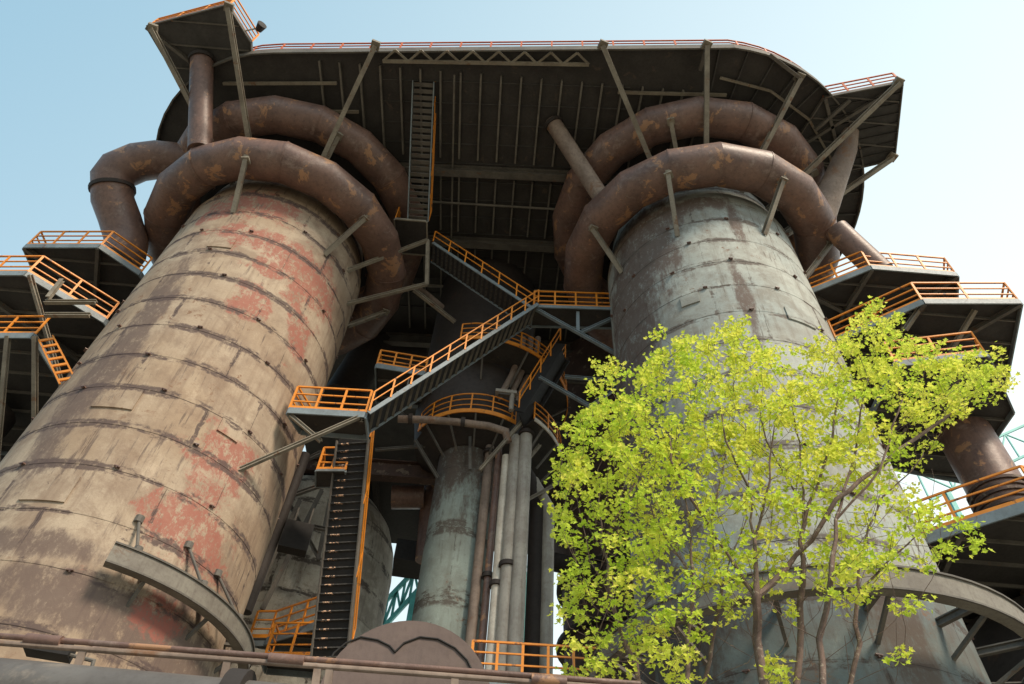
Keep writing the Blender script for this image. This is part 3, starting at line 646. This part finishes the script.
# ---------------------------------------------------------------- the dust catcher with its walkways
DC = V((-1.65, 26.6, 0))
catm = shell('mint_grey_shell', 1.4, (.36, .42, .375), (.31, .36, .325), (.10, .08, .065), (.20, .21, .18), (), (.3, .1, .1), [(0, 24.6, 7, 4.6)], (.10, .065, .05), row=3.2, width=9, seed=9.2)
t = thing('dust_catcher', DC, 'grey green cylinder under round orange walkways in the centre, dark rust at its top', 'vessel')
MB().lathe(DC, [(1.36, 0), (1.36, 24.0)], 64).build('lower_shell', catm, t, 30)
MB().lathe(DC, [(1.4, 23.6), (2.6, 24.2), (2.9, 26), (2.9, 36.9)], 64).build('upper_body', M['dark'], t, 30)  # upper body's shadow is put into its dark colour
def walkway(label, c, r0, r1, z, a0, a1, rail=True, sp=1.0, mat=None):
    c = c+V((.32, 0, 0))
    o = thing('round_walkway', c+V((0, 0, z)), label, 'walkway', 'round walkways on the dust catcher')
    MB().lathe(c, [(r0, z-.08), (r1, z-.08), (r1, z), (r0, z), (r0, z-.08)], 40, R(a0), R(a1)).build('floor_plate', M['deck'], o, 30)
    MB().lathe(c, [(r1, z-.16), (r1+.05, z-.16), (r1+.05, z+.06), (r1, z+.06), (r1, z-.16)], 40, R(a0), R(a1)).build('edge_channel', mat or M['orange'], o, 30)
    railing(o, [V((*p, z)) for p in arc(c, r1, a0, a1, 14)], h=1.05, sp=1.0, toe=0, rails=3, w_=.07, rw=.04)
    for i in range(4):
        a = R(a0+(a1-a0)*(i+.5)/4); d = V((math.cos(a), math.sin(a), 0)); MB().bar(c+d*r0+V((0, 0, z-1.3)), c+d*r1+V((0, 0, z-.12)), .08).build('bracket', M['beam'], o)
    return o
walkway('round orange-railed walkway wrapped round the top of the grey green cylinder', DC, 1.75, 3.05, 24.3, 208, 306)
walkway('pale-edged curved walkway with orange railing right of the vertical pipes', DC, 3.2, 4.15, 23.9, 309, 378, mat=M['pipe_pale'])
walkway('upper curved walkway with orange railing tucked under the long diagonal stair', DC, 2.9, 4.45, 27.8, 255, 372)
S5 = thing('stair_flight', (1.4, 23, 26), 'short dark-sided stair flight joining the two round walkway levels', 'stairs', 'steel stair flights')
stairs(S5, Y(522, 420, 23.5), Y(563, 352, 22.9), 1.1, 15, depth=.5, board=M['black'], sm=M['black'], rails=(1, 1))
for (xa, xb, dd, lb) in ((523, 497, 0, 'left of the three slanting pale pipes between the two round walkways'), (531, 507, .25, 'middle of the three slanting pale pipes between the two round walkways'), (538, 516, .5, 'right of the three slanting pale pipes between the two round walkways')):
    pipe(lb, smoothp([Y(xa, 338, 23.6+dd), Y(xa-2, 358, 23.7+dd), Y(xb, 402, 24.2+dd)], .4), .15, M['rust_light'])
zz = 26.4
platform('platform', 'dim small platform with orange railing seen behind the long diagonal stair', [xy(377, 364, zz), xy(425, 372, zz), (-3.4, 25.6), (-6.4, 25.6)], zz, [3, 0, 1], sp=.9, h=1.0)
t = thing('junction_box', Y(404, 398, 21.6), 'pale grey box hanging below the long diagonal stair', 'box')
p = Y(404, 400, 22.4); MB().box(p, (.75, .35, .6), .1).build('box_body', M['pipe_grey'], t); MB().bar(p+V((0, 0, .3)), p+V((0, 0, 1.4)), .06).build('hanger', M['beam'], t)
# bank of vertical pipes
for i, (px, y, r_, zt, mt, lb) in enumerate([
        (469, 25.2, .2, 23.6, 'rust_light', 'thin rusty tan upright pipe nearest the grey green cylinder'),
        (481, 25.0, .15, 23.4, 'rust_pipe', 'thin dark brown upright pipe in the central pipe bank'),
        (491, 24.6, .19, 22.6, 'pipe_pale', 'palest cream upright pipe in the middle of the pipe bank'),
        (502, 24.4, .27, 23.6, 'pipe_grey', 'grey upright pipe second from the right in the pipe bank'),
        (515, 24.2, .28, 24.0, 'pipe_grey', 'thick grey collared upright pipe at the right end of the pipe bank')]):
    b_ = Y(px, 655, y); o = pipe(lb, [(b_.x, y, 0), (b_.x, y, zt)], r_, M[mt], [(0, .985)] if i in (0, 4) else [(0, .72)], cat='pipe', group='upright pipe bank in the centre')
b_ = Y(533, 655, 26)
pipe('dark upright pipe with bent top standing alone right of the pipe bank', [(b_.x, 26, 0), (b_.x, 26, 21.4), (b_.x-.5, 25.6, 22.3), (b_.x-1.4, 25.0, 23.3)], .36, M['dark'], [(0, .6)])
b_ = Y(546, 655, 25.8)
pipe('smooth grey upright pipe bent at the top behind the pipe bank', [(b_.x, 25.8, 0), (b_.x, 25.8, 20.9), (b_.x-.7, 25.7, 22.2), (b_.x-1.6, 25.3, 22.6)], .26, M['pipe_grey'])
pipe('brown horizontal pipe bending down beside the cylinder under the round walkway', smoothp([Y(398, 419, 23.4), Y(440, 420, 23.4), Y(505, 428, 23.6), Y(508, 442, 23.8)], .25), .17, M['rust_light'], [(0, .4), (2, .2)])
t = thing('valve_block', Y(505, 392, 23.6), 'small studded grey valve block on the round walkway', 'valve')
p = Y(506, 393, 23.6); mb = MB().box(p, (1.0, .3, .18), .05)
for i in range(7): mb.tube([p+V((-.45+i*.15, 0, .05)), p+V((-.45+i*.15, 0, .24))], .03, 6)
mb.build('studded_block', M['pipe_grey'], t); MB().tube([p+V((.3, 0, -.1)), p+V((.3, 0, -1.1))], .12, 10).build('valve_neck', M['pipe_grey'], t, 30)
MB().box(p+V((0, 0, -.14)), (.7, .2, .1)).build('base_block', M['beam'], t)

# ---------------------------------------------------------------- dark plant interior behind
t = thing('furnace_house', (-1, 40, 30), 'black wall of the furnace house far behind the stairs', 'building')
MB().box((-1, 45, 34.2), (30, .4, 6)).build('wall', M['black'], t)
for i in range(9): MB().ibar((-14+i*3.2, 44.6, 31.3), (-14+i*3.2, 44.6, 37), .3, .3).build('column', M['beam'], t)
for zz in (31.6, 34): MB().ibar((-15, 44.3, zz), (13, 44.3, zz), .3, .4).build('girt', M['beam'], t)
FC = V((6.6, 32.5, 0))
t = thing('blast_furnace', FC, 'dark rusty furnace body behind the round walkways, left of the blue grey tower', 'furnace')
MB().lathe(FC, [(2.6, 0), (2.6, 13), (2.9, 16), (3.1, 22), (3.9, 24), (3.9, 37)], 64).build('furnace_shell', M['girder'], t, 30)
for zz in (14.5, 18, 21): MB().lathe(FC, [(2.9, zz), (3.35, zz), (3.35, zz+.2), (2.9, zz+.2)], 48).build('cooling_ring', M['dark'], t, 30)
t = thing('casting_floor', (-2, 37, 24), 'dark overhanging casting floor with girders in the depth between the towers', 'floor deck')
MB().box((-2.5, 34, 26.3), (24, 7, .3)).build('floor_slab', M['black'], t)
for i in range(8): MB().ibar((-12+i*2.6, 30.7, 25.9), (-12+i*2.6, 37.4, 25.9), .25, .5).build('floor_girder', M['dark'], t)
MB().ibar((-13, 30.5, 25.9), (8, 30.5, 25.9), .35, .8).build('front_girder', M['girder'], t)
for x in (-12.5, 4.6, 9): MB().ibar((x, 37, 0), (x, 37, 26), .45, .45).build('column', M['dark'], t)
for (a, b_, y) in [((370, 470), (432, 472), 27.5), ((376, 492), (420, 560), 33.5), ((250, 560), (305, 470), 26.5), ((262, 480), (320, 440), 25), ((255, 500), (310, 500), 26), ((400, 400), (450, 470), 24.5), ((405, 300), (456, 322), 24)]:
    pass
gd = thing('rusty_girder', Y(400, 470, 27.5), 'rust-streaked horizontal girder left of the grey green cylinder', 'girder')
MB().ibar(Y(352, 468, 28), Y(438, 474, 28), .5, 1.0, .06).build('girder_beam', M['girder'], gd)
MB().tube([Y(392, 497, 29.5), Y(424, 497, 29.5)], .6, 20).build('side_duct', M['rust_pipe'], gd, 30)
def loose(label, segs, w_, mat, name='steel_frame', cat='frame'):
    o = thing(name, segs[0][0], label, cat)
    for (p, q) in segs: MB().ibar(p, q, w_, w_, .03).build('member', M[mat], o)
    return o
loose('tangle of dim braces against the grey tower behind the cream tower edge', [(Y(248, 610, 26), Y(300, 500, 27)), (Y(262, 610, 27), Y(322, 490, 28)), (Y(262, 482, 25), Y(322, 452, 25)), (Y(285, 498, 25), Y(330, 482, 25)), (Y(290, 505, 28), Y(320, 560, 28)), (Y(330, 500, 28), Y(318, 560, 28)), (Y(280, 520, 27), Y(330, 530, 27))], .16, 'beam')
loose('thin dim braces crossing the dark gap above the girder', [(Y(415, 440, 25), Y(438, 478, 25.4)), (Y(375, 450, 26), Y(440, 445, 26)), (Y(470, 360, 25), Y(470, 470, 24.8)), (Y(455, 275, 27), Y(455, 350, 27)), (Y(382, 400, 27), Y(440, 440, 27)), (Y(520, 300, 29), Y(600, 305, 29)), (Y(540, 380, 27), Y(620, 385, 27))], .13, 'beam')
loose('pale diagonal brace under the curved walkway right of the pipes', [(Y(527, 500, 25), Y(560, 482, 26)), (Y(540, 445, 24.5), Y(515, 475, 24.5)), (Y(480, 470, 23.8), Y(525, 418, 23.6))], .14, 'strut')
for (lb, pts, r_, mt) in [
    ('thin brown pipe with a bend in the dark gap beside the left ring', [Y(405, 282, 25), Y(425, 292, 25), Y(452, 315, 25), Y(454, 350, 25)], .14, 'rust_light'),
    ('dark bulky duct crossing under the roof behind the stairs', [Y(395, 300, 32), Y(460, 330, 32), Y(520, 300, 33)], .9, 'dark'),
    ('fat dark duct curling beneath the left ring', [Y(340, 400, 30), Y(370, 350, 31), Y(420, 350, 32)], 1.1, 'dark'),
    ('rusty duct dropping between the grey green cylinder and the far tower', [Y(430, 490, 30), Y(424, 560, 30)], .42, 'rust_pipe'),
    ('dark horizontal duct at mid height behind the pipe bank', [Y(545, 560, 30), Y(600, 572, 30)], .45, 'dark')]:
    pipe(lb, pts, r_, M[mt])
t = thing('control_box', Y(296, 540, 24.6), 'black box hanging on the braces left of the black stair flight', 'box')
p = Y(296, 538, 24.6); MB().box(p, (1.1, .5, 1.2), .25).build('box_body', M['black'], t); [MB().bar(p+V((sx, .1, .6)), p+V((sx, .1, 1.5)), .06).build('hanger', M['beam'], t) for sx in (-.3, .3)]
t = thing('floor_grating', Y(395, 570, 30), 'dark slab and duct end in the gap left of the grey green cylinder', 'slab')
MB().box(Y(415, 560, 31), (2.0, 1.6, 1.1), .1).build('slab', M['black'], t)
# upright dark pipe close to the cream tower edge
pipe('dark upright pipe hugging the right edge of the cream tower', [Y(245, 612, 24.4), Y(305, 455, 24.4)], .24, M['dark'])

# low orange platforms at the bottom
z = 13.4
PB = platform('platform', 'low railed platform at the foot of the far tower left of the black stair flight', [xy(265, 656, z), xy(314, 656, z), (xy(314, 656, z)[0], 26.5), (xy(265, 656, z)[0], 26.5)], z, [3, 0, 1], sp=.8, h=1.25)
z = 14.6
PC = platform('platform', 'small railed platform edge against the cream tower behind the rim channel', [xy(249, 638, z), xy(268, 638, z), xy(318, 622, z), (-6.4, 27.2), (-8.2, 27.2)], z, [0, 1, 2], sp=.8, h=1.1)
z = 11.6
PD = platform('platform', 'low orange-railed platform at the foot of the pipe bank', [xy(470, 674, z), xy(600, 682, z), (xy(600, 682, z)[0], 23.4), (xy(470, 674, z)[0], 23.4)], z, [3, 0, 1], sp=.75, h=1.05)

# ---------------------------------------------------------------- foreground pipes and drum
YF = 7.0
a, b_ = Y(-60, 683, YF), Y(350, 722, YF)
pipe('thick grey brown pipe along the bottom left corner', [a+V((-1, 0, 0)), V((b_.x+1.2, YF, b_.z))], .26, M['dim_pipe'], [(0, .62)])
t = thing('pipe_rail', Y(0, 640, YF), 'pair of thin rusty pipes running across the bottom on short brackets', 'pipe')
for k_, (pa, pb_) in enumerate((((-40, 633), (640, 684)), ((-40, 640), (640, 690)))):
    MB().tube([Y(*pa, YF-.1), Y(*pb_, YF-.1)], .027, 12).build('pipe_run', M['rust_light' if k_ else 'rust_pipe'], t, 30)
for px in (47, 290, 552): q = Y(px, 637+px*.08, YF-.1); MB().tube([q-V((.2, 0, 0)), q+V((.14, 0, 0))], .055, 14).build('sleeve', M['rust_pipe'], t, 30)
for px in (84, 228, 318, 330, 455): q = Y(px, 641+px*.079, YF-.1); MB().bar(q, q+V((.05, .08, -.55)), .07, .03).build('bracket', M['rust_light'], t)
t = thing('horizontal_drum', Y(402, 690, 13.5), 'rounded rusty end of a horizontal drum at the bottom centre', 'drum')
DCc = Y(404, 706, 13.5); r0 = 1.6
def ydisc(c, r, y0, y1, n=56):
    return MB().tube([c+V((0, y0, 0)), c+V((0, y1, 0))], r, n)
ydisc(DCc, r0, .0, 5).build('drum_shell', M['drumface'], t, 30)
ydisc(DCc, r0-.02, -.1, .02).build('end_cover', M['drumface'], t, 30)
for pl in ([(326, 668), (334, 653), (346, 643), (361, 637), (378, 640), (390, 646), (395, 652)], [(395, 652), (404, 643), (420, 637), (438, 639), (455, 648), (467, 660), (474, 674)]):
    MB().tube([Y(x, y, 13.385) for x, y in pl], .02, 8).build('cover_lip', M['black'], t, 60)
for sx in (-1, 1): MB().box(DCc+V((sx*.9, 2, -r0-2.2)), (.4, .6, 5)).build('support_leg', M['beam'], t)
t = thing('floodlight', Y(44, 655, YF+.3), 'small dark floodlight on the pipe at the bottom left', 'floodlight')
p = Y(50, 650, YF+.3); MB().box(p, (.42, .2, .12), .2).build('lamp_head', M['black'], t); MB().tube([p, p+V((.45, .05, -.05)), p+V((.5, .05, -.3))], .02, 8).build('arm', M['beam'], t)

# ---------------------------------------------------------------- turquoise trusses far off
def truss(label, p, q, hgt, n, th_=.18):
    p, q = V(p), V(q); o = thing('lattice_gantry', p, label, 'gantry', 'turquoise lattice gantries in the distance'); up = V((0, 0, hgt))
    MB().bar(p, q, th_).bar(p+up, q+up, th_).build('chord', M['turq'], o)
    mb = MB()
    for i in range(n):
        a_, c_ = p.lerp(q, i/n), p.lerp(q, (i+1)/n); mb.bar(a_, a_+up, th_*.6).bar(a_ if i % 2 else a_+up, c_+up if i % 2 else c_, th_*.6)
    mb.build('lattice', M['turq'], o)
    for f in (.1, .9): w_ = p.lerp(q, f); MB().bar(w_, V((w_.x, w_.y, 0)), .4).build('leg', M['turq'], o)
truss('turquoise lattice gantry against the sky at the right edge', Y(930, 500, 42), Y(1080, 430, 42)*1.0, 2.6, 7)
truss('turquoise lattice gantry in the sky gap right of the pipe bank', Y(515, 575, 55), Y(610, 560, 55), 2.2, 6)
truss('turquoise lattice gantry glimpsed left of the grey green cylinder', Y(372, 640, 50), Y(418, 590, 50), 2.4, 5, .3)

# ---------------------------------------------------------------- saplings
rnd = random.Random(11)
leaf_out = [(0, 0), (.16, -.10), (.44, -.02), (.30, .18), (.52, .42), (.24, .46), (.0, .95), (-.24, .46), (-.52, .42), (-.30, .18), (-.44, -.02), (-.16, -.10)]
def sapling(label, base_x, base_y, trunk, tips, r0=.06, limbs=(), bare=()):
    """trunk: world points from the ground up; limbs: main forks; tips: twig ends, each joined to the nearest lower node"""
    t = thing('maple_sapling', (base_x, base_y, 0), label, 'tree', 'young trees in fresh leaf')
    nodes = [[V(trunk[0]), -1]]
    def course(pts, par):
        for i in range(1, len(pts)):
            a_, b__ = V(pts[i-1]), V(pts[i]); k = max(2, int((b__-a_).length/.3))
            for j in range(1, k+1):
                nodes.append([a_.lerp(b__, j/k)+V((rnd.gauss(0, .018), rnd.gauss(0, .018), 0)), par]); par = len(nodes)-1
    course(trunk, 0)
    for lm in limbs:
        st = min(range(len(nodes)), key=lambda i: (nodes[i][0]-lm[0]).length); course([nodes[st][0]]+list(lm[1:]), st)
    ntr = len(nodes); leafpts = []
    tips = sorted(tips, key=lambda q: min((q-nodes[i][0]).length for i in range(0, ntr, 2)))
    nleaf = len(tips); tips = tips+list(bare)
    for ti, q in enumerate(tips):
        best, bc = None, 1e9
        for i, (p, _) in enumerate(nodes):
            if p.z < 3.2: continue
            d = q-p; L = d.length
            if L < .12: continue
            rise = d.z/L
            cost = L*(1+2.2*max(0, .55-rise))+ (0 if i < ntr else .12)
            if cost < bc: bc, best = cost, i
        if best is None: continue
        p = nodes[best][0]; d = q-p; L = d.length; k = max(2, int(L/.22)); par = best
        out = V((d.x, d.y, 0)); 
        for j in range(1, k+1):
            f = j/k; pos = p+d*f + out*(.18*math.sin(math.pi*f)) + V((rnd.gauss(0, .02), rnd.gauss(0, .02), rnd.gauss(0, .015)))*(1 if j < k else 0)
            nodes.append([pos, par]); par = len(nodes)-1
            if ti < nleaf and (f > .8 or (f > .5 and rnd.random() < .3)): leafpts.append((pos, d.normalized(), f))
    nch = [0.]*len(nodes)
    kids = [[] for _ in nodes]
    for i, (p, q) in enumerate(nodes):
        if q >= 0: kids[q].append(i)
    rad = [0.]*len(nodes)
    for i in range(len(nodes)-1, -1, -1):
        rad[i] = max(.0045, (sum(rad[j]**2.3 for j in kids[i]))**(1/2.3)) if kids[i] else .0045
    sc_ = r0/max(rad[0], 1e-6)
    rad = [max(.0035, min(r0, r0*.5*(q/rad[0])**1.3)) if i > ntr else max(.007, r0*(.45*(q/rad[0])**1.5+.5*(q/rad[0])**.6 if nodes[i][0].z < 7 else .75*(q/rad[0])**1.0)) for i, q in enumerate(rad)]
    mb = MB()
    done = set()
    for i in range(len(nodes)):      # follow chains
        for c0 in kids[i]:
            if i != 0 and kids[i][0] == c0: continue
            ch = [i, c0]
            while kids[ch[-1]]: ch.append(kids[ch[-1]][0])
            pts = [nodes[j][0] for j in ch]; rs = [rad[j] for j in ch]; rs[0] = rs[1] if i else rs[0]
            mb.tube(pts, rs, 6 if rs[0] > .02 else 4, cap=False)
    mb.build('trunk', M['bark'], t, 60)
    vs, fs = [], []
    for (p, d, f) in leafpts:
        for _ in range(rnd.choice((3, 5, 8)) if f < .95 else 19):
            s_ = rnd.choice((rnd.uniform(.035, .07), rnd.uniform(.055, .095)))
            o = V((rnd.gauss(0, .072), rnd.gauss(0, .072), rnd.gauss(-.01, .042))); c_ = p+o
            az = rnd.uniform(0, 2*math.pi); til = rnd.gauss(.5, .6)
            ax = V((math.cos(az), math.sin(az), -math.sin(til)*.9)).normalized(); sd = ax.cross(V((rnd.gauss(0, .4), rnd.gauss(0, .4), 1))).normalized(); nn = sd.cross(ax)
            b0 = len(vs); vs.append(c_+ax*s_*.35-nn*s_*.06)
            for (lx, ly) in leaf_out: vs.append(c_+sd*(lx*s_)+ax*(ly*s_)+nn*(abs(lx)*s_*.35))
            m_ = len(leaf_out)
            for j in range(m_): fs.append((b0, b0+1+j, b0+1+(j+1) % m_))
    crown = MB(); crown.v = vs; crown.f = fs
    o0 = wl(t); me = bpy.data.meshes.new('crown'); me.from_pydata([tuple(q-o0) for q in vs], [], fs); me.materials.append(M['leaf'])
    o = bpy.data.objects.new('crown', me); C.objects.link(o); o.parent = t
    return t
# crown mass described in the x-z plane of the row of saplings (y = 8)
env = [(560, 470), (572, 430), (590, 395), (604, 372), (648, 362), (668, 335), (700, 345), (738, 322), (760, 345), (800, 345), (838, 340), (872, 306), (900, 330), (930, 345), (985, 345), (1008, 375),
       (985, 402), (955, 415), (930, 455), (905, 480), (955, 520), (968, 535), (935, 560), (915, 600), (870, 615), (800, 580), (760, 600), (710, 625), (690, 684), (640, 684), (575, 684), (556, 610), (572, 560), (552, 510)]
def inside(x, y):
    c_ = False; n = len(env)
    for i in range(n):
        (x1, y1), (x2, y2) = env[i], env[(i+1) % n]
        if (y1 > y) != (y2 > y) and x < (x2-x1)*(y-y1)/(y2-y1)+x1: c_ = not c_
    return c_
tips = []
while len(tips) < 1250:
    x, y = rnd.uniform(545, 1010), rnd.uniform(300, 684)
    if not inside(x, y): continue
    dens = .95 if y < 430 else max(.30, 1-(y-430)/150)
    if x < 670: dens = max(dens, .5 if y < 540 else .2)
    if x > 870 and y > 400: dens *= .6
    if rnd.random() > dens: continue
    if mnoise.noise(V((x/13, y/11, 3.1)))+rnd.uniform(-.1, .22) < .02: continue
    tips.append((x, y, rnd.uniform(7.0, 9.4)))
for (x, y) in ((775, 668), (780, 680), (768, 660), (748, 318), (735, 325), (722, 330), (655, 335), (640, 372), (612, 362), (600, 368), (598, 380), (566, 425), (880, 304), (868, 312), (895, 315), (1006, 372), (998, 350), (990, 395), (975, 395), (1010, 385),
               (930, 560), (945, 548), (915, 600), (905, 605), (968, 530), (975, 545), (880, 560), (650, 640), (900, 655), (600, 670), (690, 345), (770, 355), (818, 338), (580, 455), (562, 470), (556, 475), (790, 610), (720, 600)):
    for _ in range(2): tips.append((x+rnd.uniform(-5, 5), y+rnd.uniform(-5, 5), rnd.uniform(7.5, 8.8)))
tips = [(x, y, Y(x, y, d)) for (x, y, d) in tips]
# trunks: (pixel course, depth, radius, label)
TR = [
 ([(640, 684), (626, 645), (612, 600), (603, 545), (597, 470)], 8.6, .036, 'leftmost slim sapling leaning left, leafy almost to the bottom', [[(612, 600), (590, 560), (578, 500)], [(603, 545), (640, 470), (650, 420)]]),
 ([(687, 684), (688, 640), (694, 580), (690, 520), (676, 450)], 8.0, .032, 'slim reddish sapling between the leftmost one and the forked one', [[(694, 580), (655, 520), (640, 470)]]),
 ([(764, 684), (760, 640), (757, 598), (754, 540), (748, 490), (726, 440), (720, 400)], 7.7, .058, 'sturdy sapling with a clear fork above its straight trunk',
    [[(757, 598), (738, 568), (715, 535), (690, 498), (672, 462), (668, 420)], [(757, 598), (785, 570), (812, 540), (838, 500), (880, 465), (920, 435), (965, 405)], [(754, 540), (770, 480), (775, 420)]]),
 ([(797, 684), (800, 630), (802, 560), (803, 490), (796, 430), (792, 385)], 8.2, .044, 'straight dark-stemmed sapling just right of the forked one', [[(803, 500), (765, 440), (758, 390)], [(803, 520), (830, 450), (838, 400)]]),
 ([(820, 684), (821, 640), (830, 580), (838, 520), (856, 450), (868, 380)], 7.5, .038, 'crooked sapling second from the right in the row', [[(838, 520), (880, 470), (900, 400)]]),
 ([(852, 684), (858, 625), (860, 560), (880, 500), (925, 455)], 8.5, .034, 'rightmost sapling reaching its branches far to the right', [[(860, 590), (905, 545), (940, 520)]]),
 ([(706, 684), (712, 640), (722, 590), (712, 530), (722, 470), (735, 410)], 8.9, .03, 'pale thin sapling behind the forked one', [[(722, 590), (745, 520), (750, 470)]])]
allt = []
for course, d, r0, lb, lms in TR:
    pts = [Y(x, y, d+.15*math.sin(i*2.1)) for i, (x, y) in enumerate(course)]
    b0 = pts[0]; pts = [V((b0.x-.05, b0.y, 0)), V((b0.x-.03, b0.y, 2.5))]+pts
    allt.append([pts, r0, lb, [], [[Y(x, y, d+.25*math.sin(i*1.3+len(lm))*(i > 0)) for i, (x, y) in enumerate(lm)] for lm in lms]])
for (x, y, p) in tips:
    best = min(range(len(allt)), key=lambda i: min((V((p.x, p.y*.5, p.z))-V((q.x, q.y*.5, q.z))).length for q in allt[i][0][3:]+[u for l_ in allt[i][4] for u in l_])+rnd.uniform(0, .5))
    allt[best][3].append(p)
for i, (pts, r0, lb, tp, lms) in enumerate(allt):
    bare = []
    for _ in range(22):
        q = rnd.choice(pts[2:6]); bare.append(q+V((rnd.gauss(0, .5), rnd.gauss(0, .3), rnd.uniform(.35, 1.3))))
    sapling(lb, pts[0].x, pts[0].y, pts, tp, r0, lms, bare)
